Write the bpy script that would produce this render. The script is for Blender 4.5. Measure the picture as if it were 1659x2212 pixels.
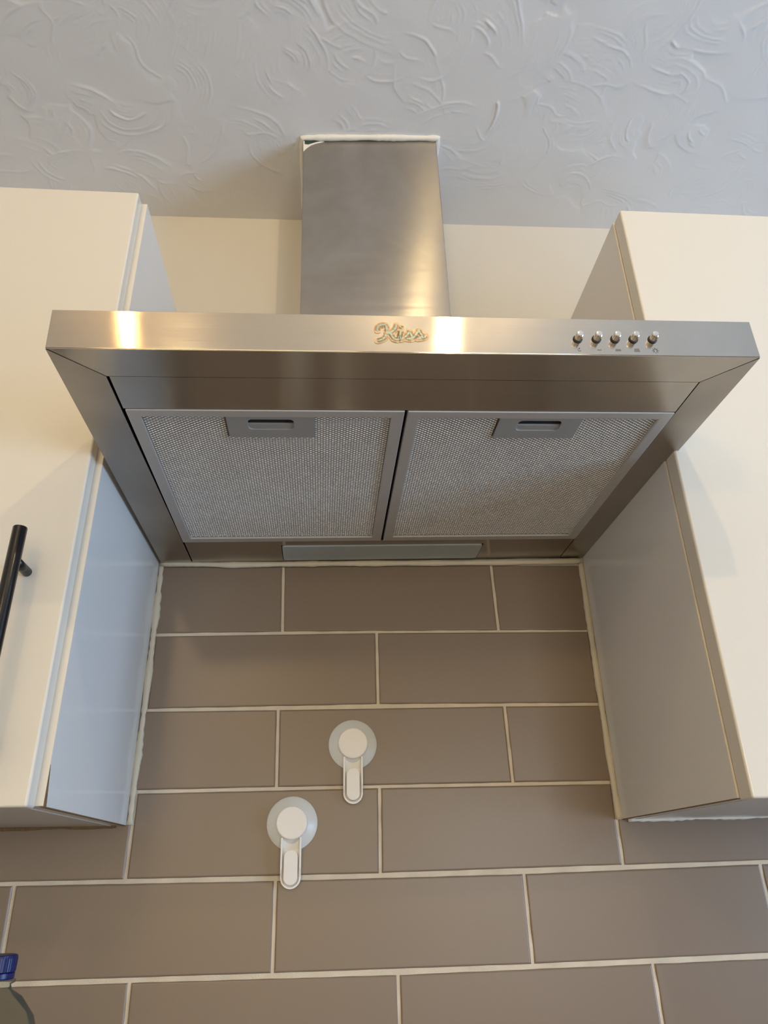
import bpy, bmesh, math, random
import numpy as np
from mathutils import Vector, Matrix, Euler

random.seed(7)
rng = np.random.default_rng(11)
for o in list(bpy.data.objects):
    bpy.data.objects.remove(o, do_unlink=True)
SC = bpy.context.scene
COL = SC.collection
R = math.radians

# ------------------------------------------------------------------ camera
# the wall behind the hood is the plane y = 0, the room lies on the -y side, z = 0 is about eye height
cam_data = bpy.data.cameras.new('camera')
cam = bpy.data.objects.new('camera', cam_data)
COL.objects.link(cam)
cam.location = (0.24491, -0.98816, -0.08125)
cam.rotation_euler = (2.02475, 0.02436, -0.0681)
cam_data.sensor_fit = 'VERTICAL'
cam_data.sensor_height = 24.0
cam_data.lens = 1587.9 / 2212.0 * 24.0
cam_data.clip_start = 0.02
SC.camera = cam

# ------------------------------------------------------------------ exposure
SC.view_settings.view_transform = 'Standard'
SC.view_settings.look = 'None'
SC.view_settings.gamma = 1.0
SC.view_settings.use_curve_mapping = False
SC.view_settings.exposure = 0.0

# ------------------------------------------------------------------ sky, daylight through the right window, added fill lights at the back
world = bpy.data.worlds.new('world')
SC.world = world
world.use_nodes = True
bg = world.node_tree.nodes['Background']
bg.inputs['Color'].default_value = (0.62, 0.78, 1.0, 1)
bg.inputs['Strength'].default_value = 0.3

def area(name, loc, target, sx, sy, power, color, shape='RECTANGLE', spread=180):
    d = bpy.data.lights.new(name, 'AREA')
    d.shape = shape
    d.size = sx
    if shape in ('RECTANGLE', 'ELLIPSE'):
        d.size_y = sy
    d.energy = power
    d.color = color
    d.spread = R(spread)
    o = bpy.data.objects.new(name, d)
    COL.objects.link(o)
    o.location = loc
    o.rotation_euler = (Vector(target) - Vector(loc)).to_track_quat('-Z', 'Y').to_euler()
    return o

ROOM_L, ROOM_R, ROOM_B, FLOOR = -1.25, 2.15, -4.20, -1.42
CEIL0, CEIL_T = 0.9985, 0.0109
WIN_Y0, WIN_Y1, WIN_Z0, WIN_Z1 = -1.62, -0.72, -0.62, 0.50
W2_X0, W2_X1, W3_X0, W3_X1, WB_Z0, WB_Z1 = -1.05, 0.55, 0.80, 1.90, -0.62, 0.62
area('window_daylight', (ROOM_R + 0.16, (WIN_Y0 + WIN_Y1) / 2, (WIN_Z0 + WIN_Z1) / 2), (0, -0.9, 0.28), 0.9, 1.1, 52, (0.47, 0.68, 1.0))
area('added_warm_fill', ((W2_X0 + W2_X1) / 2, ROOM_B - 0.16, 0.0), (0.1, 0, 0.0), 1.6, 1.2, 25, (1.0, 0.72, 0.36))  # added warm fill from behind the camera
area('added_neutral_fill', ((W3_X0 + W3_X1) / 2, ROOM_B - 0.16, 0.0), (0.5, 0, 0.0), 1.1, 1.2, 33, (1.0, 0.93, 0.84))  # added neutral fill from behind the camera, to the right

WARM = (1.0, 0.76, 0.42)
FAR_LAMP, FAR_LAMP_W = (-0.25, -2.62, 0.90), 16
SPOTS = [((0.497, -1.18, 0.925), 7.6, (1.0, 0.73, 0.37)), ((-0.158, -1.19, 0.925), 1.7, (1.0, 0.60, 0.20))]

# ------------------------------------------------------------------ materials
def mat(name):
    m = bpy.data.materials.new(name)
    m.use_nodes = True
    return m, m.node_tree, m.node_tree.nodes['Principled BSDF']

def N(nt, t, **kw):
    n = nt.nodes.new(t)
    for k, v in kw.items():
        if k in n.inputs:
            n.inputs[k].default_value = v
        else:
            setattr(n, k, v)
    return n

def simple(name, col, rough=0.5, metal=0.0, bump=0.0, bscale=200, vary=0.0, vscale=6, coat=0.0, spec=0.5):
    m, nt, p = mat(name)
    p.inputs['Base Color'].default_value = (*col, 1)
    p.inputs['Roughness'].default_value = rough
    p.inputs['Metallic'].default_value = metal
    p.inputs['Coat Weight'].default_value = coat
    p.inputs['Specular IOR Level'].default_value = spec
    tc = N(nt, 'ShaderNodeTexCoord')
    if bump:
        no = N(nt, 'ShaderNodeTexNoise', Scale=bscale, Detail=3.0)
        b = N(nt, 'ShaderNodeBump', Strength=bump, Distance=0.001)
        nt.links.new(tc.outputs['Object'], no.inputs['Vector'])
        nt.links.new(no.outputs['Fac'], b.inputs['Height'])
        nt.links.new(b.outputs['Normal'], p.inputs['Normal'])
    if vary:
        no = N(nt, 'ShaderNodeTexNoise', Scale=vscale, Detail=4.0)
        mr = N(nt, 'ShaderNodeMapRange')
        mr.inputs['To Min'].default_value = 1 - vary
        mr.inputs['To Max'].default_value = 1 + vary
        vm = N(nt, 'ShaderNodeVectorMath', operation='SCALE')
        vm.inputs[0].default_value = col
        nt.links.new(tc.outputs['Object'], no.inputs['Vector'])
        nt.links.new(no.outputs['Fac'], mr.inputs['Value'])
        nt.links.new(mr.outputs['Result'], vm.inputs['Scale'])
        nt.links.new(vm.outputs['Vector'], p.inputs['Base Color'])
    return m

def steel(name, tangent, scratch, base=(0.60, 0.555, 0.49), rough=0.13, aniso=1.0, smudge=0.10):
    """brushed stainless steel; tangent = direction across the brushing, scratch = noise scale per axis"""
    m, nt, p = mat(name)
    p.inputs['Metallic'].default_value = 1.0
    p.inputs['Anisotropic'].default_value = aniso
    c = N(nt, 'ShaderNodeCombineXYZ')
    for i, k in enumerate('XYZ'):
        c.inputs[k].default_value = tangent[i]
    vt = N(nt, 'ShaderNodeVectorTransform', vector_type='VECTOR', convert_from='OBJECT', convert_to='WORLD')
    nt.links.new(c.outputs[0], vt.inputs[0])
    nt.links.new(vt.outputs[0], p.inputs['Tangent'])
    tc = N(nt, 'ShaderNodeTexCoord')
    mp = N(nt, 'ShaderNodeMapping')
    mp.inputs['Scale'].default_value = scratch
    n1 = N(nt, 'ShaderNodeTexNoise', Scale=1.0, Detail=3.0)
    nt.links.new(tc.outputs['Object'], mp.inputs['Vector'])
    nt.links.new(mp.outputs[0], n1.inputs['Vector'])
    n2 = N(nt, 'ShaderNodeTexNoise', Scale=9.0, Detail=5.0, Distortion=0.6)
    nt.links.new(tc.outputs['Object'], n2.inputs['Vector'])
    a = N(nt, 'ShaderNodeMapRange')
    a.inputs['From Min'].default_value = 0.3; a.inputs['From Max'].default_value = 0.7
    a.inputs['To Min'].default_value = rough - 0.02; a.inputs['To Max'].default_value = rough + 0.02
    nt.links.new(n1.outputs['Fac'], a.inputs['Value'])
    b = N(nt, 'ShaderNodeMapRange')
    b.inputs['From Min'].default_value = 0.35; b.inputs['From Max'].default_value = 0.7
    b.inputs['To Min'].default_value = -0.02; b.inputs['To Max'].default_value = 0.04
    nt.links.new(n2.outputs['Fac'], b.inputs['Value'])
    s = N(nt, 'ShaderNodeMath', operation='ADD')
    nt.links.new(a.outputs[0], s.inputs[0]); nt.links.new(b.outputs[0], s.inputs[1])
    nt.links.new(s.outputs[0], p.inputs['Roughness'])
    cr = N(nt, 'ShaderNodeMapRange')
    cr.inputs['From Min'].default_value = 0.3; cr.inputs['From Max'].default_value = 0.75
    cr.inputs['To Min'].default_value = 1 + smudge * 0.5; cr.inputs['To Max'].default_value = 1 - smudge
    nt.links.new(n2.outputs['Fac'], cr.inputs['Value'])
    cr2 = N(nt, 'ShaderNodeMapRange')
    cr2.inputs['From Min'].default_value = 0.3; cr2.inputs['From Max'].default_value = 0.7
    cr2.inputs['To Min'].default_value = 0.975; cr2.inputs['To Max'].default_value = 1.02
    nt.links.new(n1.outputs['Fac'], cr2.inputs['Value'])
    mu = N(nt, 'ShaderNodeMath', operation='MULTIPLY')
    nt.links.new(cr.outputs[0], mu.inputs[0]); nt.links.new(cr2.outputs[0], mu.inputs[1])
    vm = N(nt, 'ShaderNodeVectorMath', operation='SCALE')
    vm.inputs[0].default_value = base
    nt.links.new(mu.outputs[0], vm.inputs['Scale'])
    nt.links.new(vm.outputs['Vector'], p.inputs['Base Color'])
    bp = N(nt, 'ShaderNodeBump', Strength=0.06, Distance=0.0003)
    nt.links.new(n1.outputs['Fac'], bp.inputs['Height'])
    nt.links.new(bp.outputs['Normal'], p.inputs['Normal'])
    return m

M = {}
M['steel_front'] = steel('brushed_steel_front', (0, 0, 1), (14, 1200, 1800))
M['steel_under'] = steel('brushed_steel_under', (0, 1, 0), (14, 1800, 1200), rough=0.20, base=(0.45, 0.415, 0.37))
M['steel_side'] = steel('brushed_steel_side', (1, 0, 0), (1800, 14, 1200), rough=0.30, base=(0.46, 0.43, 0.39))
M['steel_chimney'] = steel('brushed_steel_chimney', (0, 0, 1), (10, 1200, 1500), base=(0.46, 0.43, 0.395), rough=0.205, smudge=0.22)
M['alu'] = simple('satin_aluminium', (0.54, 0.52, 0.50), 0.42, 0.4, bump=0.1, bscale=900)
M['alu_mesh'] = simple('expanded_aluminium_mesh', (0.98, 0.95, 0.90), 0.35, 0.1, vary=0.12, vscale=30)
M['alu_back'] = simple('greasy_inner_mesh', (0.24, 0.215, 0.19), 0.5, 0.5, vary=0.3, vscale=60)
M['black'] = simple('painted_gap_shade', (0.006, 0.006, 0.006), 0.8)  # near-black that paints the shade inside gaps and slots
M['plate'] = simple('grey_latch_plastic', (0.36, 0.355, 0.34), 0.5, 0.2)
M['chrome'] = simple('chrome', (0.80, 0.78, 0.74), 0.14, 1.0)
M['rubber'] = simple('black_rubber', (0.012, 0.012, 0.012), 0.5)
M['ink'] = simple('printed_symbol_ink', (0.05, 0.048, 0.047), 0.5)
M['ink_pale'] = simple('worn_symbol_ink', (0.16, 0.15, 0.145), 0.5)
M['diffuser'] = simple('frosted_lamp_glass', (0.42, 0.46, 0.45), 0.22, 0.0)
M['door'] = simple('cream_gloss_door', (0.72, 0.685, 0.61), 0.28, coat=0.2, bump=0.015, bscale=60)
M['carcass'] = simple('white_melamine', (0.74, 0.73, 0.71), 0.16, vary=0.02)
M['edge_band'] = simple('cream_edge_band', (0.76, 0.70, 0.60), 0.35)
M['chip'] = simple('bare_chipboard', (0.20, 0.12, 0.05), 0.9, bump=0.8, bscale=900, vary=0.4, vscale=300)
M['handle'] = simple('black_handle', (0.006, 0.006, 0.007), 0.26, bump=0.05, bscale=600)
M['paint'] = simple('cream_wall_paint', (0.72, 0.69, 0.63), 0.55, bump=0.12, bscale=90, vary=0.03)
M['room'] = simple('room_wall_paint', (0.74, 0.68, 0.58), 0.6, vary=0.03)
M['room_dark'] = simple('darkened_wall_paint', (0.30, 0.26, 0.22), 0.6, vary=0.03)  # unseen right wall, darkened to dim its reflection in the fascia
M['ceiling'] = simple('white_textured_ceiling', (0.76, 0.755, 0.75), 0.6, bump=0.15, bscale=260, vary=0.02)
M['floor'] = simple('beige_vinyl_floor', (0.42, 0.38, 0.33), 0.5, vary=0.1)
M['worktop'] = simple('beige_worktop', (0.30, 0.27, 0.23), 0.35, vary=0.15, vscale=40)
M['grout'] = simple('cream_grout', (0.68, 0.60, 0.48), 0.8, bump=0.6, bscale=700, vary=0.22, vscale=28)
M['sealant'] = simple('aged_sealant', (0.66, 0.60, 0.47), 0.45, bump=0.5, bscale=160, vary=0.16, vscale=24)
M['filler'] = simple('white_filler', (0.80, 0.78, 0.70), 0.6, bump=0.4, bscale=200)
M['hook'] = simple('white_hook_plastic', (0.90, 0.895, 0.87), 0.42)
M['hook_cap'] = simple('matt_white_cap', (0.92, 0.89, 0.84), 0.55)
M['cup'] = simple('translucent_suction_cup', (0.76, 0.78, 0.77), 0.30)
M['uPVC'] = simple('white_window_frame', (0.8, 0.8, 0.8), 0.3)
M['badge_gold'] = simple('badge_gold_rim', (0.72, 0.55, 0.30), 0.45, 0.2)
M['badge_orange'] = simple('badge_faded_orange', (0.74, 0.46, 0.24), 0.5)
M['badge_aqua'] = simple('badge_aqua_letters', (0.40, 0.52, 0.44), 0.4, 0.2)
M['blue'] = simple('blue_bottle_cap', (0.001, 0.005, 0.085), 0.35)
M['green_paint'] = simple('dark_green_backing', (0.03, 0.06, 0.045), 0.8)

# tiles: satin taupe glaze
m, nt, p = mat('taupe_tile_glaze')
p.inputs['Roughness'].default_value = 0.33
p.inputs['Specular IOR Level'].default_value = 0.5
tc = N(nt, 'ShaderNodeTexCoord')
no = N(nt, 'ShaderNodeTexNoise', Scale=2.2, Detail=2.0)
nt.links.new(tc.outputs['Object'], no.inputs['Vector'])
mx = N(nt, 'ShaderNodeMix', data_type='RGBA')
mx.inputs['A'].default_value = (0.225, 0.170, 0.127, 1)
mx.inputs['B'].default_value = (0.245, 0.187, 0.142, 1)
nt.links.new(no.outputs['Fac'], mx.inputs['Factor'])
nt.links.new(mx.outputs['Result'], p.inputs['Base Color'])
wv = N(nt, 'ShaderNodeTexNoise', Scale=7.0, Detail=1.0)
nt.links.new(tc.outputs['Object'], wv.inputs['Vector'])
bp = N(nt, 'ShaderNodeBump', Strength=0.25, Distance=0.002)
nt.links.new(wv.outputs['Fac'], bp.inputs['Height'])
nt.links.new(bp.outputs['Normal'], p.inputs['Normal'])
M['tile'] = m

def glass_mat(name, col, rough=0.03, ior=1.45, mix=0.88):
    m, nt, p = mat(name)
    nt.nodes.remove(p)
    out = nt.nodes['Material Output']
    t = N(nt, 'ShaderNodeBsdfTransparent'); t.inputs['Color'].default_value = (*col, 1)
    g = N(nt, 'ShaderNodeBsdfGlossy'); g.inputs['Roughness'].default_value = rough
    f = N(nt, 'ShaderNodeLayerWeight'); f.inputs['Blend'].default_value = 0.10
    ms = N(nt, 'ShaderNodeMixShader')
    nt.links.new(f.outputs['Fresnel'], ms.inputs['Fac'])
    nt.links.new(t.outputs[0], ms.inputs[1]); nt.links.new(g.outputs[0], ms.inputs[2])
    nt.links.new(ms.outputs[0], out.inputs['Surface'])
    return m
M['pane'] = glass_mat('window_glass', (0.96, 0.98, 0.98))
M['pet'] = glass_mat('clear_bottle_plastic', (0.84, 0.88, 0.86), 0.25, 1.5)


# ------------------------------------------------------------------ mesh helpers
def link(name, me, m, parent=None, smooth=False, loc=None):
    o = bpy.data.objects.new(name, me)
    COL.objects.link(o)
    if m is not None:
        me.materials.append(M[m] if isinstance(m, str) else m)
    if parent is not None:
        o.parent = parent
    if loc is not None:
        o.location = loc
    if smooth:
        for pl in me.polygons:
            pl.use_smooth = True
    return o

def bm_obj(name, bm, m, parent=None, smooth=False, bevel=0, loc=None, seg=2):
    bmesh.ops.remove_doubles(bm, verts=bm.verts, dist=1e-7)
    bmesh.ops.recalc_face_normals(bm, faces=bm.faces)
    me = bpy.data.meshes.new(name)
    bm.to_mesh(me)
    bm.free()
    o = link(name, me, m, parent, smooth, loc)
    if bevel:
        md = o.modifiers.new('bevel', 'BEVEL')
        md.width = bevel
        md.segments = seg
        md.limit_method = 'ANGLE'
        md.angle_limit = R(40)
        md.harden_normals = False
    return o

def box(bm, x0, x1, y0, y1, z0, z1):
    v = [bm.verts.new(c) for c in ((x0, y0, z0), (x1, y0, z0), (x1, y1, z0), (x0, y1, z0), (x0, y0, z1), (x1, y0, z1), (x1, y1, z1), (x0, y1, z1))]
    for f in ((0, 3, 2, 1), (4, 5, 6, 7), (0, 1, 5, 4), (1, 2, 6, 5), (2, 3, 7, 6), (3, 0, 4, 7)):
        bm.faces.new([v[i] for i in f])
    return v

def prism(bm, pts, axis, a, b):
    """extrude a 2-D outline along axis ('x','y','z') from a to b"""
    def mk(p, t):
        return {'x': (t, p[0], p[1]), 'y': (p[0], t, p[1]), 'z': (p[0], p[1], t)}[axis]
    v0 = [bm.verts.new(mk(p, a)) for p in pts]
    v1 = [bm.verts.new(mk(p, b)) for p in pts]
    bm.faces.new(v0); bm.faces.new(v1[::-1])
    n = len(pts)
    for i in range(n):
        bm.faces.new([v0[i], v0[(i + 1) % n], v1[(i + 1) % n], v1[i]])

def ring_prism(bm, outer, inner, axis, a, b):
    def mk(p, t):
        return {'x': (t, p[0], p[1]), 'y': (p[0], t, p[1]), 'z': (p[0], p[1], t)}[axis]
    n = len(outer)
    L = [[bm.verts.new(mk(p, t)) for p in q] for q, t in ((outer, a), (inner, a), (outer, b), (inner, b))]
    for i in range(n):
        j = (i + 1) % n
        bm.faces.new([L[0][i], L[0][j], L[1][j], L[1][i]])
        bm.faces.new([L[2][i], L[3][i], L[3][j], L[2][j]])
        bm.faces.new([L[0][i], L[2][i], L[2][j], L[0][j]])
        bm.faces.new([L[1][i], L[1][j], L[3][j], L[3][i]])

def rrect(x0, x1, y0, y1, r, n=6):
    pts = []
    for cx, cy, a0 in ((x1 - r, y1 - r, 0), (x0 + r, y1 - r, 90), (x0 + r, y0 + r, 180), (x1 - r, y0 + r, 270)):
        for i in range(n + 1):
            a = R(a0 + 90 * i / n)
            pts.append((cx + r * math.cos(a), cy + r * math.sin(a)))
    return pts

def lathe(bm, prof, n=48, axis='y', c=(0, 0, 0)):
    """profile of (radius, height) turned round an axis through c"""
    rings = []
    for r, h in prof:
        ring = []
        for i in range(n):
            a = 2 * math.pi * i / n
            u, w = r * math.cos(a), r * math.sin(a)
            p = {'y': (u, h, w), 'z': (u, w, h), 'x': (h, u, w)}[axis]
            ring.append(bm.verts.new((p[0] + c[0], p[1] + c[1], p[2] + c[2])))
        rings.append(ring)
    for A, B in zip(rings, rings[1:]):
        for i in range(n):
            j = (i + 1) % n
            bm.faces.new([A[i], A[j], B[j], B[i]])
    bm.faces.new(rings[0][::-1]); bm.faces.new(rings[-1])

def tube(bm, pts, rad, n=10, squash=None):
    """tube through points; rad a number or list; squash = (axis index, factor)"""
    pts = [Vector(p) for p in pts]
    rings = []
    for i, p in enumerate(pts):
        d = (pts[min(i + 1, len(pts) - 1)] - pts[max(i - 1, 0)]).normalized()
        up = Vector((0, 1, 0)) if abs(d.y) < 0.9 else Vector((0, 0, 1))
        s = d.cross(up).normalized(); u = s.cross(d).normalized()
        r = rad[i] if isinstance(rad, (list, tuple)) else rad
        ring = []
        for k in range(n):
            a = 2 * math.pi * k / n
            o_ = s * math.cos(a) * r + u * math.sin(a) * r
            if squash:
                o_[squash[0]] *= squash[1]
            ring.append(bm.verts.new(p + o_))
        rings.append(ring)
    for A, B in zip(rings, rings[1:]):
        for k in range(n):
            j = (k + 1) % n
            bm.faces.new([A[k], A[j], B[j], B[k]])
    bm.faces.new(rings[0][::-1]); bm.faces.new(rings[-1])

def empty(name, loc=(0, 0, 0), rot=(0, 0, 0), parent=None):
    o = bpy.data.objects.new(name, None)
    COL.objects.link(o)
    o.empty_display_size = 0.05
    o.location = loc
    o.rotation_euler = rot
    if parent:
        o.parent = parent
    return o

def tag(o, label, cat, group=None):
    o['label'] = label
    o['category'] = cat
    if group:
        o['group'] = group
    return o

def struct(o):
    o['kind'] = 'structure'
    return o

# ------------------------------------------------------------------ ceiling with swirled plaster ridges
def ceil_z(x):
    return CEIL0 + CEIL_T * x

def build_ceiling():
    X0, X1, Y0, Y1, st = -0.66, 1.30, -0.72, 0.004, 0.0019
    nx, ny = int((X1 - X0) / st) + 1, int((Y1 - Y0) / st) + 1
    xs = np.linspace(X0, X1, nx); ys = np.linspace(Y0, Y1, ny)
    gx, gy = np.meshgrid(xs, ys)
    h = np.zeros_like(gx)
    # gentle waviness of the plaster
    for _ in range(26):
        kx, ky = rng.normal(0, 22, 2)
        h += 0.00018 * np.sin(kx * gx + ky * gy + rng.uniform(0, 6.28))
    # comb strokes: fans of concentric ridges, each laid over the one before
    cells = []
    for i in range(-1, 31):
        for j in range(-1, 13):
            cells.append((X0 + 0.066 * i + rng.uniform(-.035, .035), Y0 + 0.066 * j + rng.uniform(-.035, .035)))
    rng.shuffle(cells)
    for (cx, cy) in cells:
        r0 = rng.uniform(0.012, 0.03); r1 = r0 + rng.uniform(0.03, 0.075)
        a0 = rng.uniform(-math.pi, math.pi); span = rng.uniform(1.0, 2.9)
        ecc = rng.uniform(0.8, 1.3)
        sel = (abs(gx - cx) < 0.13) & (abs(gy - cy) < 0.13)
        iy, ix_ = np.where(sel)
        if len(iy) < 10:
            continue
        s0, s1, t0, t1 = iy.min(), iy.max() + 1, ix_.min(), ix_.max() + 1
        dx = gx[s0:s1, t0:t1] - cx; dy = (gy[s0:s1, t0:t1] - cy) * ecc
        wob = 0.0028 * np.sin(dx * 60 + a0 * 3) + 0.0024 * np.sin(dy * 80 + a0) + 0.0004 * np.sin(dx * 220 + dy * 160)
        rr = np.hypot(dx, dy) + wob
        an = np.mod(np.arctan2(dy, dx) - a0 + 0.09 * np.sin(rr * 110 + a0 * 5), 2 * math.pi)
        mr = 1 / (1 + np.exp(-(rr - r0) / 0.0012)) / (1 + np.exp((rr - r1) / 0.0012))
        ma = 1 / (1 + np.exp(-(an) / 0.03)) * 1 / (1 + np.exp((an - span) / 0.06))
        mask = np.clip(mr * ma * 2, 0, 1)
        st_h = np.zeros_like(rr)
        r = r0 + rng.uniform(0.001, 0.004)
        while r < r1 - 0.001:
            amp = abs(rng.normal(0, 0.00055)) + 0.00008
            if rng.random() < 0.16:
                amp *= 2.0
            wdt = rng.uniform(0.0007, 0.0015)
            b0 = rng.uniform(0, span * 0.4); b1 = rng.uniform(span * 0.45, span)
            seg = np.clip((an - b0) / 0.25, 0, 1) * np.clip((b1 - an) / 0.35, 0, 1)
            st_h += amp * seg * np.exp(-((rr - r) / wdt) ** 2)
            r += rng.uniform(0.0034, 0.0075)
        # the thick lip the comb leaves at its outer edge and where it lifted off
        st_h += rng.choice([0.0003, 0.0006, 0.0011]) * np.exp(-((rr - r1 + 0.002) / 0.0014) ** 2) * np.clip((an - .2) / .4, 0, 1) * np.clip((span * .9 - an) / .5, 0, 1)
        if rng.random() < 0.45:
            st_h += 0.0008 * np.exp(-(((an - span * .97) * rr) / 0.0014) ** 2) * mr
        base = h[s0:s1, t0:t1]
        h[s0:s1, t0:t1] = base * (1 - 0.8 * mask) + st_h * np.clip(mask, 0, 1)
    # calm towards the wall joint, where it was smoothed with a brush, and to the border of the patch
    edge = np.clip((0.0 - gy) / 0.05, 0.08, 1)
    bd = np.clip((gx - X0) / 0.03, 0, 1) * np.clip((X1 - gx) / 0.03, 0, 1) * np.clip((gy - Y0) / 0.03, 0, 1)
    h = 0.82 * h * edge * bd
    z = ceil_z(gx) - h
    co = np.stack([gx, gy, z], -1).reshape(-1, 3)
    idx = np.arange(nx * ny).reshape(ny, nx)
    q = np.stack([idx[:-1, :-1], idx[1:, :-1], idx[1:, 1:], idx[:-1, 1:]], -1).reshape(-1, 4)
    # surrounding flat part
    outer = [(ROOM_L - .05, ROOM_B - .05), (ROOM_R + .05, ROOM_B - .05), (ROOM_R + .05, 0.004), (ROOM_L - .05, 0.004)]
    n0 = len(co)
    ex = [(x, y, ceil_z(x)) for x, y in outer]
    ex += [(X0, Y0, ceil_z(X0)), (X1, Y0, ceil_z(X1)), (X1, 0.004, ceil_z(X1)), (X0, 0.004, ceil_z(X0)),
           (ROOM_L - .05, Y0, ceil_z(ROOM_L - .05)), (ROOM_R + .05, Y0, ceil_z(ROOM_R + .05))]
    top = [(x, y, CEIL0 + 0.12) for x, y in outer]
    co = np.vstack([co, ex, top])
    qq = [(n0, n0 + 8, n0 + 9, n0 + 1), (n0 + 8, n0 + 3, n0 + 7, n0 + 4), (n0 + 5, n0 + 6, n0 + 2, n0 + 9),
          (n0 + 10, n0 + 11, n0 + 12, n0 + 13)]
    q = np.vstack([q, qq])
    me = bpy.data.meshes.new('ceiling')
    me.vertices.add(len(co)); me.vertices.foreach_set('co', co.astype(np.float32).ravel())
    me.loops.add(q.size); me.loops.foreach_set('vertex_index', q.astype(np.int32).ravel())
    me.polygons.add(len(q))
    me.polygons.foreach_set('loop_start', np.arange(0, q.size, 4, dtype=np.int32))
    me.polygons.foreach_set('loop_total', np.full(len(q), 4, dtype=np.int32))
    me.update(calc_edges=True)
    me.polygons.foreach_set('use_smooth', np.ones(len(q), dtype=bool))
    return struct(link('ceiling', me, 'ceiling'))
build_ceiling()

# ------------------------------------------------------------------ walls, floor
bm = bmesh.new()
box(bm, ROOM_L - .1, ROOM_R + .1, 0.010, 0.11, FLOOR, CEIL0 + .10)
box(bm, ROOM_L, ROOM_R, 0.0005, 0.010, 0.3165, CEIL0 + .06)          # plaster above the tiles, level with them
wall_back = struct(bm_obj('wall_back', bm, 'paint'))
bm = bmesh.new()
y0, y1 = ROOM_B - .1, ROOM_B
box(bm, ROOM_L - .1, ROOM_R + .1, y0, y1, FLOOR, WB_Z0)
box(bm, ROOM_L - .1, ROOM_R + .1, y0, y1, WB_Z1, CEIL0 + .1)
for xa, xb in ((ROOM_L - .1, W2_X0), (W2_X1, W3_X0), (W3_X1, ROOM_R + .1)):
    box(bm, xa, xb, y0, y1, WB_Z0, WB_Z1)
struct(bm_obj('wall_front', bm, 'room'))
bm = bmesh.new(); box(bm, ROOM_L - .1, ROOM_L, ROOM_B, 0.01, FLOOR, CEIL0 + .10)
struct(bm_obj('wall_left', bm, 'room'))
bm = bmesh.new()
x0, x1 = ROOM_R, ROOM_R + .1
box(bm, x0, x1, ROOM_B, WIN_Y0, FLOOR, CEIL0 + .1)
box(bm, x0, x1, WIN_Y1, 0.01, FLOOR, CEIL0 + .1)
box(bm, x0, x1, WIN_Y0, WIN_Y1, FLOOR, WIN_Z0)
box(bm, x0, x1, WIN_Y0, WIN_Y1, WIN_Z1, CEIL0 + .1)
struct(bm_obj('wall_right', bm, 'room_dark'))
bm = bmesh.new(); box(bm, ROOM_L - .1, ROOM_R + .1, ROOM_B - .1, 0.11, FLOOR - .05, FLOOR)
struct(bm_obj('floor', bm, 'floor'))

win = struct(empty('window_1', (ROOM_R + .05, (WIN_Y0 + WIN_Y1) / 2, WIN_Z0)))
hy, hz = (WIN_Y1 - WIN_Y0) / 2, WIN_Z1 - WIN_Z0
bm = bmesh.new()
ring_prism(bm, [(-hy, 0), (hy, 0), (hy, hz), (-hy, hz)], [(-hy + .05, .05), (hy - .05, .05), (hy - .05, hz - .05), (-hy + .05, hz - .05)], 'x', -.03, .03)
box(bm, -.025, .025, -.02, .02, .05, hz - .05)
bm_obj('window_frame', bm, 'uPVC', win, bevel=.003)
bm = bmesh.new(); box(bm, -.002, .002, -hy + .05, hy - .05, .05, hz - .05)
bm_obj('pane', bm, 'pane', win)

for k, (xa, xb) in enumerate(((W2_X0, W2_X1), (W3_X0, W3_X1))):  # unseen back windows, added to house the two fill lights
    win = struct(empty('window_%d' % (k + 2), ((xa + xb) / 2, ROOM_B - .05, WB_Z0)))
    hx, hz = (xb - xa) / 2, WB_Z1 - WB_Z0
    bm = bmesh.new()
    ring_prism(bm, [(-hx, 0), (hx, 0), (hx, hz), (-hx, hz)], [(-hx + .05, .05), (hx - .05, .05), (hx - .05, hz - .05), (-hx + .05, hz - .05)], 'y', -.03, .03)
    box(bm, -.02, .02, -.025, .025, .05, hz - .05)
    bm_obj('window_frame', bm, 'uPVC', win, bevel=.003)
    bm = bmesh.new(); box(bm, -hx + .05, hx - .05, -.002, .002, .05, hz - .05)
    bm_obj('pane', bm, 'pane', win)

# tiles and grout -----------------------------------------------------------------
JL = {   # heights of the bed joints, measured along the wall (x, z)
    1: [(0.0062, 0.2135), (0.1794, 0.2167), (0.4798, 0.2176), (0.6116, 0.2177)],
    2: [(0.0079, 0.1134), (0.1759, 0.1139), (0.3094, 0.1162), (0.4809, 0.1154), (0.6135, 0.1147)],
    3: [(0.0048, 0.0137), (0.1792, 0.0149), (0.3091, 0.0148), (0.4819, 0.0151), (0.613, 0.0145)],
    4: [(-0.1365, -0.084), (0.0088, -0.0853), (0.1821, -0.0866), (0.308, -0.0863), (0.4847, -0.0866), (0.6114, -0.0845), (0.7848, -0.0829)],
    5: [(-0.0992, -0.1844), (0.0239, -0.1849), (0.1835, -0.1855), (0.326, -0.1869), (0.4847, -0.1859), (0.6304, -0.1853), (0.7698, -0.1835)]}
JW = {0: 0.002, 1: 0.0028, 2: 0.0040, 3: 0.0034, 4: 0.0048, 5: 0.0046, 6: .004, 7: .004, 8: .004, 9: .004}
JX = {   # first perp joint of each course, at its top and bottom edge
    0: (0.1774, 0.1794), 1: (0.3094, 0.3094), 2: (0.1777, 0.1792), 3: (0.3091, 0.3080), 4: (0.1821, 0.1824), 5: (0.3260, 0.3265), 6: (.176, .176), 7: (.32, .32), 8: (.18, .18)}

def bed(k, x):
    if k == 0:
        return 0.3135 + 0.0125 * max(0, min(1, x / .61)) * .5
    if k > 5:
        return -0.1855 - 0.1005 * (k - 5)
    t = JL[k]
    return float(np.interp(x, [a for a, b in t], [b for a, b in t]))

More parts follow.
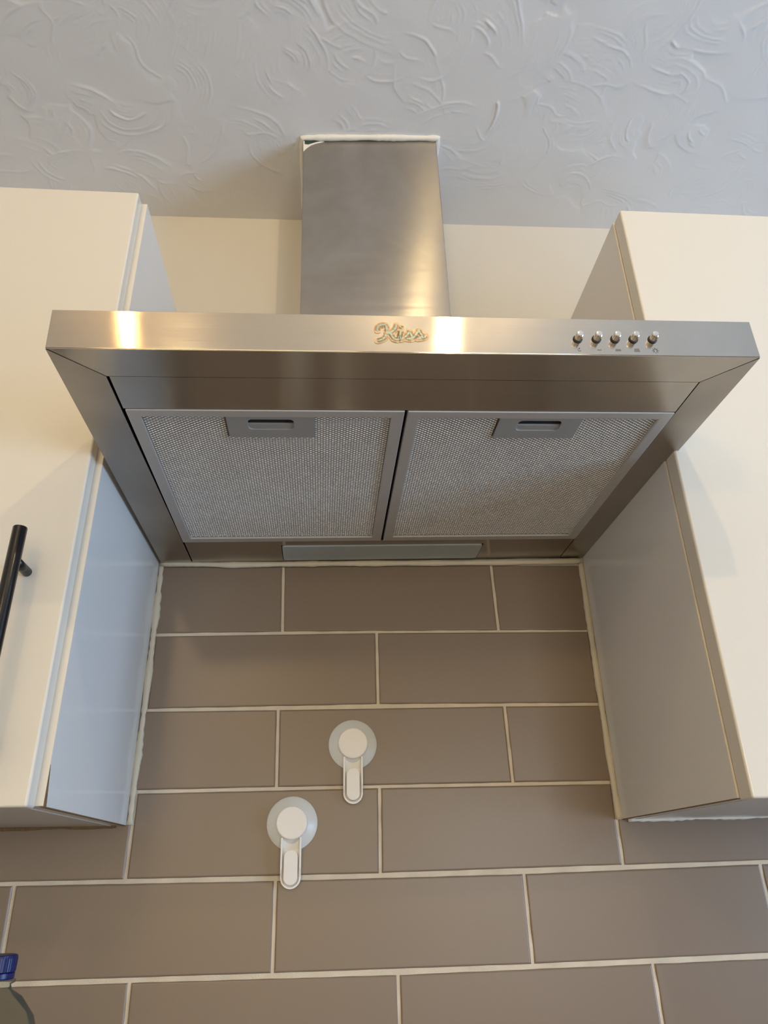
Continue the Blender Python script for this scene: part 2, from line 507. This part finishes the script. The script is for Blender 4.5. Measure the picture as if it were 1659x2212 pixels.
def build_tiles():
    bm = bmesh.new()
    for c in range(0, 4 + 2 + 1):
        top, bot = c, c + 1
        if c > 8: break
        for n in range(-5, 7):
            xa_t, xa_b = JX[c][0] + n * .302, JX[c][1] + n * .302
            xb_t, xb_b = xa_t + .302, xa_b + .302
            if xb_t < ROOM_L + .31 or xa_t > ROOM_R - .31:
                continue
            g = 0.0017
            jit = random.uniform(-.0003, .0003)
            zt = lambda x: bed(top, x) - JW[top] / 2
            zb = lambda x: bed(bot, x) + JW[bot] / 2
            P = [(xa_b + g, zb(xa_b) + jit), (xb_b - g, zb(xb_b) + jit), (xb_t - g, zt(xb_t)), (xa_t + g, zt(xa_t))]
            # tile body with a pillowed, rounded rim
            e = 0.0022
            def ins(d):
                cx = sum(q[0] for q in P) / 4; cz = sum(q[1] for q in P) / 4
                return [(q[0] + (d if q[0] < cx else -d), q[1] + (d if q[1] < cz else -d)) for q in P]
            rings = []
            for d, y in ((0, .0098), (0, .0020), (0.0004, .0010), (0.0012, .0003), (e, 0.0)):
                rings.append([bm.verts.new((a, y, b)) for a, b in ins(d)])
            for A, B in zip(rings, rings[1:]):
                for i in range(4):
                    j = (i + 1) % 4
                    bm.faces.new([A[i], A[j], B[j], B[i]])
            bm.faces.new(rings[-1]); bm.faces.new(rings[0][::-1])
    bm_obj('wall_tiles', bm, 'tile', wall_back)
    bm = bmesh.new()
    nx = 400
    zs = np.linspace(-0.386, 0.3165, 150)
    xs = np.linspace(ROOM_L + .001, ROOM_R - .001, 700)
    V = [[bm.verts.new((x, 0.0016 + 0.0005 * math.sin(x * 97 + z * 31) * math.cos(z * 143 - x * 41), z)) for x in xs] for z in zs]
    for i in range(len(zs) - 1):
        for j in range(len(xs) - 1):
            bm.faces.new([V[i][j], V[i][j + 1], V[i + 1][j + 1], V[i + 1][j]])
    bm_obj('grout', bm, 'grout', wall_back, smooth=True)
build_tiles()

def bead(name, pts, rad, n=8, jitter=0.18, squash=(1, .6), m='sealant', step=0.006):
    """an uneven bead of sealant along a polyline"""
    P = [Vector(p) for p in pts]
    out, rr = [], []
    for a, b in zip(P, P[1:]):
        k = max(1, int((b - a).length / step))
        for i in range(k):
            out.append(a.lerp(b, i / k)); rr.append(rad)
    out.append(P[-1]); rr.append(rad)
    ph = random.uniform(0, 9)
    rr = [r * (1 + jitter * (math.sin(i * .41 + ph) * .5 + random.uniform(-.5, .5))) for i, r in enumerate(rr)]
    bm = bmesh.new()
    tube(bm, out, rr, n, squash)
    return struct(bm_obj(name, bm, m, smooth=True))

# ------------------------------------------------------------------ range hood
HR = Euler((0.01537, -0.01936, 0.008)).to_matrix()
hood = empty('range_hood', (0.00671, 0, 0.31638), (0.01537, -0.01936, 0.008))
tag(hood, 'brushed stainless steel chimney cooker hood between the two wall cupboards', 'cooker hood')
HI = (Matrix.Translation((0.00671, 0, 0.31638)) @ HR.to_4x4()).inverted()
HW, HD, HH, YB = 0.6143, 0.4904, 0.0398, -0.0075
SL, SR, SF = 0.0388, 0.5765, -0.4520            # inner edges of the lips

bm = bmesh.new()       # fascia and body shell, open below
t = .0012
v = [(0, -HD), (HW, -HD), (HW - .002, YB), (0, YB)]
ring_prism(bm, v, [(t, -HD + t), (HW - t, -HD + t), (HW - .002 - t, YB - t), (t, YB - t)], 'z', 0.0006, HH)
body = bm_obj('canopy', bm, 'steel_front', hood, bevel=.0004)
# sloping top up to the chimney
bm = bmesh.new()
v = [(.0014, -HD + .0014), (HW - .0014, -HD + .0014), (HW - .0034, YB - .0014), (.0014, YB - .0014)]
o4 = [bm.verts.new((a, b, HH - .0006)) for a, b in v]
i4 = [bm.verts.new(c) for c in ((.185, -.175, .15), (.415, -.18, .145), (.415, YB, .145), (.185, YB, .15))]
for i in range(4):
    j = (i + 1) % 4
    bm.faces.new([o4[i], o4[j], i4[j], i4[i]])
bm.faces.new(i4)
bm.faces.new(o4[::-1])
bm_obj('canopy_top', bm, 'steel_front', hood)

g = .0004
bm = bmesh.new()       # front lip with mitred ends
prism(bm, [(0.0008, -HD + .0004), (HW - .0008, -HD + .0004), (SR - .0006, SF - g), (SL + .0006, SF - g)], 'z', 0, .0011)
bm_obj('front_lip', bm, 'steel_under', hood)
bm = bmesh.new()
prism(bm, [(0.0000, -HD + .0012), (SL - .0002, SF), (SL + .0035, YB), (0.0, YB)], 'z', 0, .0011)
bm_obj('side_lip', bm, 'steel_side', hood)
bm = bmesh.new()
prism(bm, [(HW, -HD + .0012), (SR + .0002, SF), (SR - .001, YB), (HW - .002, YB)], 'z', 0, .0011)
bm_obj('side_lip', bm, 'steel_side', hood)
bm = bmesh.new()
box(bm, SL + .0024, SR - .0008, SF + .0006, -.4012, .0004, .0016)
bm_obj('front_panel', bm, 'steel_under', hood)
bm = bmesh.new()
LX0, LX1, LY0, LY1 = .1705, .4500, -.0655, -.0130
ring_prism(bm, [(SL + .005, -.0800), (SR - .0018, -.0800), (SR - .0018, YB), (SL + .005, YB)],
           [(LX0, LY0), (LX1, LY0), (LX1, LY1), (LX0, LY1)], 'z', .0004, .0016)
bm_obj('rear_panel', bm, 'steel_under', hood)
bm = bmesh.new(); prism(bm, rrect(LX0 + .001, LX1 - .001, LY0 + .0008, LY1 - .0008, .005), 'z', -.0012, .0035)
bm_obj('light_diffuser', bm, 'diffuser', hood, bevel=.001)['label'] = 'frosted grey lamp cover'
bm = bmesh.new()
box(bm, .004, HW - .006, -HD + .006, YB - .003, .010, .0115)
bm_obj('gap_shade_sheet', bm, 'black', hood)  # black sheet painting the shade behind the gaps between panels

def mesh_sheet(x0, x1, y0, y1, tab, z):
    """expanded aluminium: staggered raised knuckles joined by strands over a dark inner layer"""
    px, py = 0.00287, 0.00390
    vs, fs = [], []
    nx = int((x1 - x0) / px); ny = int((y1 - y0) / py) + 1
    for i in range(nx + 1):
        for j in range(ny + 1):
            cx = x0 + (i + .5) * px; cy = y0 + (j + (0.5 if i % 2 else 0.0)) * py
            if cx > x1 - .0005 or cy > y1 - .0006 or cy < y0 + .0006:
                continue
            if tab[0] - .0006 < cx < tab[1] + .0006 and cy < tab[2] + .0010:
                continue
            n = len(vs); jz = random.uniform(-.00012, .00012)
            rx, ry = .00118, .00118
            for k in range(6):
                a = math.pi / 3 * k
                vs.append((cx + rx * math.cos(a), cy + ry * math.sin(a), z + .00055))
            for k in range(6):
                a = math.pi / 3 * k
                vs.append((cx + .55 * rx * math.cos(a), cy + .55 * ry * math.sin(a) - .0001, z - .00012 + jz))
            for k in range(6):
                l = (k + 1) % 6
                fs.append((n + k, n + l, n + 6 + l, n + 6 + k))
            fs.append(tuple(n + 6 + k for k in range(6)))
            # strands to the two neighbours in the next column
            for s in (-.5, .5):
                a, b = (cx, cy), (cx + px, cy + s * py)
                if b[0] > x1 - .0004 or not (y0 + .0004 < b[1] < y1 - .0004):
                    continue
                if tab[0] < b[0] < tab[1] and b[1] < tab[2]:
                    continue
                n = len(vs); w = .00032
                dx, dy = b[0] - a[0], b[1] - a[1]; L_ = math.hypot(dx, dy); ux, uy = -dy / L_ * w, dx / L_ * w
                vs += [(a[0] + ux, a[1] + uy, z + .0004), (b[0] + ux, b[1] + uy, z + .0004), (b[0] - ux, b[1] - uy, z + .0004), (a[0] - ux, a[1] - uy, z + .0004)]
                fs.append((n, n + 1, n + 2, n + 3))
    me = bpy.data.meshes.new('mesh_sheet')
    me.from_pydata(vs, [], fs)
    return me

def build_filter(x0, x1, side_label):
    y0, y1 = -.4000, -.0812
    f = empty('grease_filter', (x0, y0, 0), parent=hood)
    f['label'] = side_label
    w, d = x1 - x0, y1 - y0
    bl, br, bf, bb = .0120, .0125, .0115, .0125
    bm = bmesh.new()
    ring_prism(bm, [(0, 0), (w, 0), (w, d), (0, d)], [(bl, bf), (w - br, bf), (w - br, d - bb), (bl, d - bb)], 'z', -.0008, .0070)
    bm_obj('filter_frame', bm, 'alu', f, bevel=.0009)
    c = w / 2 + .002
    tx0, tx1, ty = c - .0425, c + .0425, bf + .0385
    link('filter_mesh', mesh_sheet(bl, w - br, bf, d - bb, (tx0, tx1, ty), .0016), 'alu_mesh', f)
    bm = bmesh.new(); box(bm, bl - .001, w - br + .001, bf - .001, d - bb + .001, .0036, .0044)
    bm_obj('filter_core', bm, 'alu_back', f)
    # latch plate with a slot
    bm = bmesh.new()
    sx0, sx1, sy0, sy1 = c - .0222, c + .0222, bf + .0050, bf + .0235
    outer = rrect(tx0, tx1, bf - .0004, ty, .0015)
    ring_prism(bm, outer, rrect(sx0, sx1, sy0, sy1, .005), 'z', .0001, .0018)
    bm_obj('latch_plate', bm, 'plate', f, bevel=.0004)
    bm = bmesh.new()
    prism(bm, rrect(sx0 - .001, sx1 + .001, sy0 - .001, sy1 + .001, .005), 'z', .0030, .0034)
    bm_obj('slot_shade_plate', bm, 'black', f)  # shallow black plate painting the shade of a deeper slot
    bm = bmesh.new()
    prism(bm, [(sy0 + .0095, .0029), (sy0 + .0105, .0014), (sy1 + .0004, .0014), (sy1 + .0004, .0029)], 'x', sx0 - .0006, sx1 + .0006)
    bm_obj('latch_slide', bm, 'plate', f, bevel=.0003)
    return f
build_filter(.0424, .3052, 'left grease filter, next to the bluish lit cupboard side')
build_filter(.3082, .5758, 'right grease filter, under the push buttons')

# push buttons
BX = [.4497, .4667, .4836, .5004, .5180]
for i, bx in enumerate(BX):
    b = empty('push_button', (bx, -HD, .0172 + .0002 * i), parent=hood)
    bm = bmesh.new()
    prof = [(.0033, .0), (.0033, -.0072), (.0031, -.0080), (.0026, -.0085), (.0014, -.0087)]
    lathe(bm, prof, 36, 'y')
    for v_ in bm.verts:                              # fine fluting on the barrel
        if -.0070 < v_.co.y < -.0001 or v_.co.y > -.0075:
            pass
    bm_obj('button_cap', bm, 'chrome', b, smooth=False, bevel=.0002)
    bm = bmesh.new(); lathe(bm, [(.0042, .0), (.0042, -.0008), (.0037, -.0013), (.0030, -.0013)], 32, 'y')
    bm_obj('button_collar', bm, 'rubber', b, smooth=True)

def flat(bm, pts, y=-HD - .00012, th=.0002):
    prism(bm, pts, 'y', y, y + th)
def sym(name, shapes, m='ink'):
    bm = bmesh.new()
    for s in shapes:
        flat(bm, s)
    return bm_obj(name, bm, m, hood)
def rect(cx, cz, w, h, sk=0):
    return [(cx - w / 2, cz - h / 2), (cx + w / 2, cz - h / 2), (cx + w / 2 - sk, cz + h / 2), (cx - w / 2 + sk, cz + h / 2)]
def arc(cx, cz, r, w, a0, a1, n=14):
    o_ = [(cx + (r + w / 2) * math.cos(R(a0 + (a1 - a0) * i / n)), cz + (r + w / 2) * math.sin(R(a0 + (a1 - a0) * i / n))) for i in range(n + 1)]
    i_ = [(cx + (r - w / 2) * math.cos(R(a0 + (a1 - a0) * i / n)), cz + (r - w / 2) * math.sin(R(a0 + (a1 - a0) * i / n))) for i in range(n + 1)]
    return o_ + i_[::-1]
zs_ = .0058
sym('off_symbol', [arc(BX[0], zs_, .0014, .0004, 60, 330), rect(BX[0], zs_ + .0014, .0004, .0018)])
sym('low_speed_symbol', [rect(BX[1] + .0008, zs_, .0037, .0009)], 'ink_pale')
sym('medium_speed_symbol', [rect(BX[2] + .0010, zs_ + .0002, .0052, .0022, .0003)], 'ink_pale')
sym('high_speed_symbol', [rect(BX[3] + .0012, zs_ + .0003, .0054, .0034, .0007)], 'ink_pale')
rays = [arc(BX[4] + .0004, zs_ + .0002, .0016, .0005, 300, 600, 20)]
for a in range(0, 360, 45):
    ca, sa = math.cos(R(a)), math.sin(R(a))
    c0, c1, w_ = .0022, .0031, .0002
    X, Z = BX[4] + .0004, zs_ + .0002
    rays.append([(X + c0 * ca - w_ * sa, Z + c0 * sa + w_ * ca), (X + c1 * ca - w_ * sa, Z + c1 * sa + w_ * ca), (X + c1 * ca + w_ * sa, Z + c1 * sa - w_ * ca), (X + c0 * ca + w_ * sa, Z + c0 * sa - w_ * ca)])
sym('lamp_symbol', rays)

# the script badge on the fascia
def bxz(c):
    px, py = 780 + c[0] / 7.54, 680 + c[1] / 7.54
    return (.2705 + (px - 808) / 2478, .0203 - (py - 720) / 2000)
STROKES = [
    [(262, 262), (262, 225), (285, 190), (335, 168), (385, 170), (412, 200), (415, 260), (405, 320), (380, 370), (335, 405), (285, 420), (255, 425)],
    [(575, 165), (565, 205), (535, 250), (480, 290), (420, 315)],
    [(470, 300), (490, 350), (520, 395), (570, 410), (600, 395), (620, 340), (640, 270), (625, 340), (612, 385), (640, 400), (690, 375)],
    [(690, 375), (740, 330), (790, 270), (795, 315), (820, 360), (800, 395), (740, 390)],
    [(820, 385), (870, 340), (935, 245), (945, 290), (985, 335), (965, 375), (905, 385)],
    [(965, 375), (1010, 365), (1045, 335)],
    [(640, 200), (650, 215)]]
def ribbon(bm, pts, w, y0, y1):
    pts = [bxz(p) for p in pts]
    for a, b in zip(pts, pts[1:]):
        dx, dz = b[0] - a[0], b[1] - a[1]
        L_ = math.hypot(dx, dz)
        if L_ < 1e-6: continue
        ux, uz = -dz / L_ * w, dx / L_ * w
        prism(bm, [(a[0] + ux, a[1] + uz), (b[0] + ux, b[1] + uz), (b[0] - ux, b[1] - uz), (a[0] - ux, a[1] - uz)], 'y', y0, y1)
    for p in pts:
        prism(bm, [(p[0] + w * math.cos(R(30 * k)), p[1] + w * math.sin(R(30 * k))) for k in range(12)], 'y', y0, y1)
def badge_part(name, w, y1, m, parent):
    bm = bmesh.new()
    for i, s in enumerate(STROKES):
        ribbon(bm, s, w, -HD, y1 - .000004 * i)
    me = bpy.data.meshes.new(name); bm.to_mesh(me); bm.free()
    return link(name, me, m, parent)
badge = badge_part('script_badge', .0030, -HD - .00050, 'badge_gold', hood)
badge['label'] = 'faded script badge reading Kiss'
badge_part('badge_infill', .0024, -HD - .00062, 'badge_orange', badge)
badge_part('badge_letters', .0008, -HD - .00090, 'badge_aqua', badge)

# chimney: corners in room coordinates, brought into the hood's own frame
def to_hood(p):
    return HI @ Vector(p)
xlT, xrT, ylT, yrT = .1948, .4132, -.1660, -.1745
xlB, xrB, ylB, yrB = .2012, .4160, -.1715, -.1665
zB = .44
bm = bmesh.new()
lo = [(xlB, ylB, zB), (xrB, yrB, zB), (xrB, -.003, zB), (xlB, -.003, zB)]
hi = [(xlT, ylT, ceil_z(xlT) - .001), (xrT, yrT, ceil_z(xrT) - .001), (xrT, -.003, ceil_z(xrT) - .001), (xlT, -.003, ceil_z(xlT) - .001)]
a = [bm.verts.new(to_hood(p_)) for p_ in lo]; b = [bm.verts.new(to_hood(p_)) for p_ in hi]
K_ = 24
lv = [a]
for k in range(1, K_):
    lv.append([bm.verts.new(p_.co.lerp(q_.co, k / K_)) for p_, q_ in zip(a, b)])
lv.append(b)
for A, B in zip(lv, lv[1:]):
    for i in range(4):
        j = (i + 1) % 4
        bm.faces.new([A[i], A[j], B[j], B[i]])
bm.faces.new(a[::-1]); bm.faces.new(b)
bm_obj('chimney', bm, 'steel_chimney', hood, bevel=.0009)
# torn sealant and old paint at the chimney's top left corner
def chim_pt(u, dz, off=.0006):
    x = xlT + u; tt = u / (xrT - xlT)
    return Vector((x + dz * -.017 * -1 * 0, ylT + (yrT - ylT) * tt - off, ceil_z(x) - dz))
bm = bmesh.new()
out = [(.000, .004), (.034, .005), (.030, .007), (.021, .010), (.013, .014), (.006, .021), (.0005, .029)]
prv = [bm.verts.new(to_hood(chim_pt(u, d))) for u, d in out]; bk = [bm.verts.new(to_hood(chim_pt(u, d, -.0002))) for u, d in out]
bm.faces.new(prv); bm.faces.new(bk[::-1])
for i in range(len(out)):
    j = (i + 1) % len(out)
    bm.faces.new([prv[i], prv[j], bk[j], bk[i]])
bm_obj('paint_smear', bm, 'filler', hood)['label'] = 'white paint smear in the top corner'
bm = bmesh.new()
out = [(.0022, .004), (.027, .0045), (.019, .0075), (.008, .0125), (.0022, .0115)]
prv = [bm.verts.new(to_hood(chim_pt(u, d, .0009))) for u, d in out]; bk = [bm.verts.new(to_hood(chim_pt(u, d, .0003))) for u, d in out]
bm.faces.new(prv); bm.faces.new(bk[::-1])
for i in range(len(out)):
    j = (i + 1) % len(out)
    bm.faces.new([prv[i], prv[j], bk[j], bk[i]])
bm_obj('torn_patch', bm, 'green_paint', hood)['label'] = 'dark green torn patch'

# ------------------------------------------------------------------ sealant
bead('trim_1', [(.006, -.003, .3175), (.10, -.003, .3150), (.235, -.003, .3175), (.40, -.003, .3190), (.52, -.003, .3205), (.612, -.004, .3225)], .0044, squash=(1, .8), jitter=.22)
bead('trim_2', [(.0060, -.0005, .314), (.0058, -.0005, .214), (.0054, -.0005, .12), (.0036, -.0005, .02), (.0040, -.0005, -.024)], .0044, squash=(1, .6), jitter=.45)
bead('trim_3', [(.6135, -.001, .320), (.6130, -.001, .22), (.6125, -.001, .11), (.6128, -.001, .0), (.6138, -.001, -.030)], .0045, squash=(1, .7), jitter=.2)
bead('trim_4', [(xlT - .002, -.02, ceil_z(.2) - .001), (xlT - .002, ylT - .004, ceil_z(.2) - .001), (.30, (ylT + yrT) / 2 - .005, ceil_z(.3) - .001), (xrT + .002, yrT - .004, ceil_z(.41) - .001), (xrT + .002, -.02, ceil_z(.41) - .001)], .0050, squash=(2, .9), jitter=.2, m='filler')

# ------------------------------------------------------------------ wall cupboards
def cupboard(name, loc, roty, sgn, width, depth, door_y, z_top, door_in, label, handle):
    """origin at the wall, at the bottom of the side facing the hood; sgn = -1 extends left, +1 right"""
    c = empty(name, loc, (0, roty, 0))
    tag(c, label, 'kitchen cupboard', 'wall cupboards either side of the cooker hood')
    th = .018
    def bx(x0, x1, y0, y1, z0, z1):
        a_, b_ = sorted((sgn * x0, sgn * x1))
        bm = bmesh.new(); box(bm, a_, b_, y0, y1, z0, z1)
        return bm
    f = -depth
    bm_obj('side_panel', bx(0, th, f + .0006, -.0005, 0, z_top), 'carcass', c, bevel=.0004)
    bm_obj('side_panel', bx(width - th, width, f + .0006, -.0005, 0, z_top), 'carcass', c, bevel=.0004)
    bm_obj('top_panel', bx(th, width - th, f + .001, -.0005, z_top - th, z_top), 'carcass', c)
    bm_obj('bottom_panel', bx(th, width - th, f + .001, -.0005, -.0006, th), 'carcass', c)
    bm_obj('back_panel', bx(th, width - th, -.008, -.0005, th, z_top - th), 'carcass', c)
    bm_obj('edge_band', bx(0, th, f - .0004, f + .0006, 0.0003, z_top), 'edge_band', c)
    # bare chipboard edge along the bottom of the side
    bm_obj('bare_edge', bx(.0001, .0030, f + .001, -.002, -.0008, .0004), 'chip', c)
    # door
    th_d = abs(door_y) - depth - .0015
    bm = bx(door_in, width - .002, door_y, f - .0015, -.0022, z_top - .002)
    d = bm_obj('door', bm, 'door', c, bevel=.0022, seg=4)
    if handle:
        hx = -sgn * 0 + handle[0]
        h = empty('bar_handle', (hx, door_y, handle[1]), parent=d)
        L_, so = .223, .0275
        bm = bmesh.new(); lathe(bm, [(.0061, -L_ / 2), (.0064, -L_ / 2 + .0008), (.0064, L_ / 2 - .0008), (.0061, L_ / 2)], 40, 'z', (0, -so - .0064, 0))
        bm_obj('bar', bm, 'handle', h, smooth=True)
        for zz in (-.080, .080):
            bm = bmesh.new(); lathe(bm, [(.0046, .0), (.0046, -so - .003)], 24, 'y', (0, 0, zz))
            bm_obj('standoff', bm, 'handle', h, smooth=True)
    return c

cl_ = cupboard('wall_cupboard', (.0000, 0, -.0243), .0072, -1, .50, .2908, -.3111, .7240, .0062,
               'cream wall cupboard with a black bar handle, left of the hood', (-.0455, .1270))
cr_ = cupboard('wall_cupboard', (.6162, 0, -.0297), .0030, 1, .50, .2958, -.3196, .7215, .0010,
               'cream wall cupboard without a visible handle, right of the hood', None)
# splinter of bare chipboard at the foot of the left side panel
bm = bmesh.new()
prism(bm, [(-.2907, .0002), (-.2840, .0002), (-.2898, .030), (-.2907, .034)], 'x', -.004, .0004)
bm_obj('chipped_corner', bm, 'chip', cl_)
bead('trim_5', [(.624, -.002, -.0312), (.70, -.002, -.0305), (.80, -.002, -.0300), (1.10, -.002, -.0300)], .0026, squash=(1, .8), jitter=.5, m='filler')
bead('trim_6', [(-.50, -.001, -.0262), (-.20, -.001, -.0258), (-.012, -.001, -.0252)], .0018, squash=(1, .8), jitter=.5, m='chip')

# ------------------------------------------------------------------ suction hooks
def suction_hook():
    h = empty('suction_hook')
    bm = bmesh.new()
    lathe(bm, [(.0312, -.0004), (.0312, -.0014), (.0305, -.0024), (.0250, -.0052), (.0205, -.0092), (.0190, -.0100)], 72, 'y')
    bm_obj('suction_cup', bm, 'cup', h, smooth=True, bevel=0)
    bm = bmesh.new()
    lathe(bm, [(.0190, -.0085), (.0190, -.0150), (.0182, -.0162), (.0172, -.0166)], 64, 'y', (0, 0, 0))
    bm_obj('cap', bm, 'hook_cap', h, smooth=False, bevel=.0003)
    # channel shaped hook body hanging from the cup
    bm = bmesh.new()
    w, zt, zb, r = .0122, -.024, -.0615, .0122
    def U(w, zt, zb):
        pts = [(w, zt)]
        for i in range(17):
            a_ = R(-180 * i / 16)
            pts.append((w * math.cos(a_), zb + w + w * math.sin(a_)))
        pts.append((-w, zt))
        return pts
    zb2 = -.0720
    prism(bm, U(w, zt + .006, zb2), 'y', -.0010, -.0038)
    # side rails, deepest at the top
    for s in (-1, 1):
        x0_, x1_ = s * w, s * (w - .0019)
        v0 = []
        prof = [(-.0036, -.018), (-.0140, -.0165), (-.0142, -.024), (-.0128, -.050), (-.0092, zb2 + w + .001), (-.0036, zb2 + w + .001)]
        prism(bm, prof, 'x', min(x0_, x1_), max(x0_, x1_))
    # rounded rim at the foot
    o_ = U(w, zb2 + w + .001, zb2); i_ = U(w - .0019, zb2 + w + .001, zb2 + .0019)
    ring = list(zip(o_, i_))
    for (p, q), (p2, q2) in zip(ring, ring[1:]):
        prism(bm, [p, p2, q2, q], 'y', -.0036, -.0088)
    # neck plate sloping from the cup
    prism(bm, [(-.0036, -.030), (-.0100, -.0165), (-.0100, -.012), (-.0036, -.012)], 'x', -w + .001, w - .001)
    bm_obj('hook_body', bm, 'hook', h, bevel=0)
    bm = bmesh.new()
    prism(bm, rrect(-.0082, .0082, -.0680, -.0300, .0080, 10), 'y', -.0030, -.0130)
    bm_obj('hook_tongue', bm, 'hook_cap', h, bevel=.0007, seg=3)
    return h
h1 = suction_hook()
h1.location = (.2752, 0, .0662)
tag(h1, 'white suction hook stuck on the tiles, upper right one of the pair', 'wall hook', 'suction hooks on the tiles')
h2 = h1.copy(); COL.objects.link(h2)
for ch in list(h1.children):
    c_ = ch.copy(); COL.objects.link(c_); c_.parent = h2
h2.location = (.2002, 0, -.0262)
tag(h2, 'white suction hook stuck on the tiles, lower left one of the pair', 'wall hook', 'suction hooks on the tiles')

# ------------------------------------------------------------------ worktop and water bottle
WT = -.496
bm = bmesh.new(); box(bm, ROOM_L + .002, ROOM_R - .002, -.615, -.0005, WT - .038, WT)
wt = bm_obj('worktop', bm, 'worktop', None, bevel=.003)
tag(wt, 'long beige kitchen worktop under the tiled wall, carrying the bottle', 'worktop')
bm = bmesh.new(); box(bm, ROOM_L + .002, ROOM_R - .002, -.565, -.0005, FLOOR, WT - .038)
bcab = empty('base_cupboard', (0, 0, FLOOR))
tag(bcab, 'run of cream base cupboards below the worktop', 'kitchen cupboard')
bm.verts.ensure_lookup_table()
bmesh.ops.translate(bm, verts=bm.verts, vec=(0, 0, -FLOOR))
bm_obj('carcass', bm, 'carcass', bcab)
xx = ROOM_L + .01
while xx < ROOM_R - .1:
    bm = bmesh.new(); box(bm, xx, min(xx + .496, ROOM_R - .01), -.585, -.5655, .12, WT - .045 - FLOOR)
    bm_obj('door', bm, 'door', bcab, bevel=.002)
    xx += .5

bt = empty('water_bottle', (-.0480, -.20, WT))
tag(bt, 'clear plastic water bottle with a blue screw cap at the left edge', 'bottle')
top = -.1405 - WT
bm = bmesh.new()
prof = [(.030, .001), (.046, .004), (.050, .012), (.050, .10), (.048, .115), (.048, .135), (.050, .15), (.050, top - .125), (.0490, top - .100), (.045, top - .074), (.036, top - .048), (.024, top - .033), (.0145, top - .027), (.0132, top - .023), (.0165, top - .0215), (.0165, top - .0195), (.0130, top - .019), (.0125, top - .004)]
lathe(bm, prof, 56, 'z')
b_ = bm_obj('bottle_body', bm, 'pet', bt, smooth=True)
bm = bmesh.new()
n = 96
rings = []
for r_, z_ in ((.0146, top - .0190), (.0150, top - .0178), (.0150, top - .0142), (.0144, top - .0138), (.0150, top - .0130), (.0154, top - .0030), (.0150, top - .0006), (.0135, top)):
    rings.append([bm.verts.new(((r_ + (.00022 if k % 2 and top - .0132 < z_ < top - .002 else 0)) * math.cos(2 * math.pi * k / n), (r_ + (.00022 if k % 2 and top - .0132 < z_ < top - .002 else 0)) * math.sin(2 * math.pi * k / n), z_)) for k in range(n)])
for A, B in zip(rings, rings[1:]):
    for k in range(n):
        bm.faces.new([A[k], A[(k + 1) % n], B[(k + 1) % n], B[k]])
bm.faces.new(rings[0][::-1]); bm.faces.new(rings[-1])
bm_obj('screw_cap', bm, 'blue', bt)['label'] = 'blue screw cap'

# ------------------------------------------------------------------ ceiling lamps (behind and above the camera)
def ceiling_lamp(loc, power, color, label, r=.008, group=None):
    s = empty('ceiling_lamp', (loc[0], loc[1], ceil_z(loc[0])))
    tag(s, label, 'ceiling light', group)
    dz = loc[2] - ceil_z(loc[0])
    bm = bmesh.new(); lathe(bm, [(.040, .004), (.040, -.008), (.036, -.011)], 32, 'z')
    bm_obj('ceiling_rose', bm, 'uPVC', s)
    bm = bmesh.new(); lathe(bm, [(.013, -.009), (.013, dz + r + .004), (.011, dz + r)], 20, 'z')
    bm_obj('lamp_holder', bm, 'uPVC', s)
    L_ = bpy.data.lights.new('lamp_light', 'POINT')
    L_.energy = power; L_.color = color; L_.shadow_soft_size = r
    lo_ = bpy.data.objects.new('lamp_light', L_); COL.objects.link(lo_)
    lo_.parent = s; lo_.location = (0, 0, dz)
for (loc, power, color), side in zip(SPOTS, ('right', 'left')):
    ceiling_lamp(loc, power, color, 'small white ceiling lamp with a round bulb, %s of the pair near the hood' % side, group='ceiling lamps in front of the hood')
ceiling_lamp(FAR_LAMP, FAR_LAMP_W, (1.0, 0.70, 0.34), 'large white ceiling lamp further back in the room', .06)
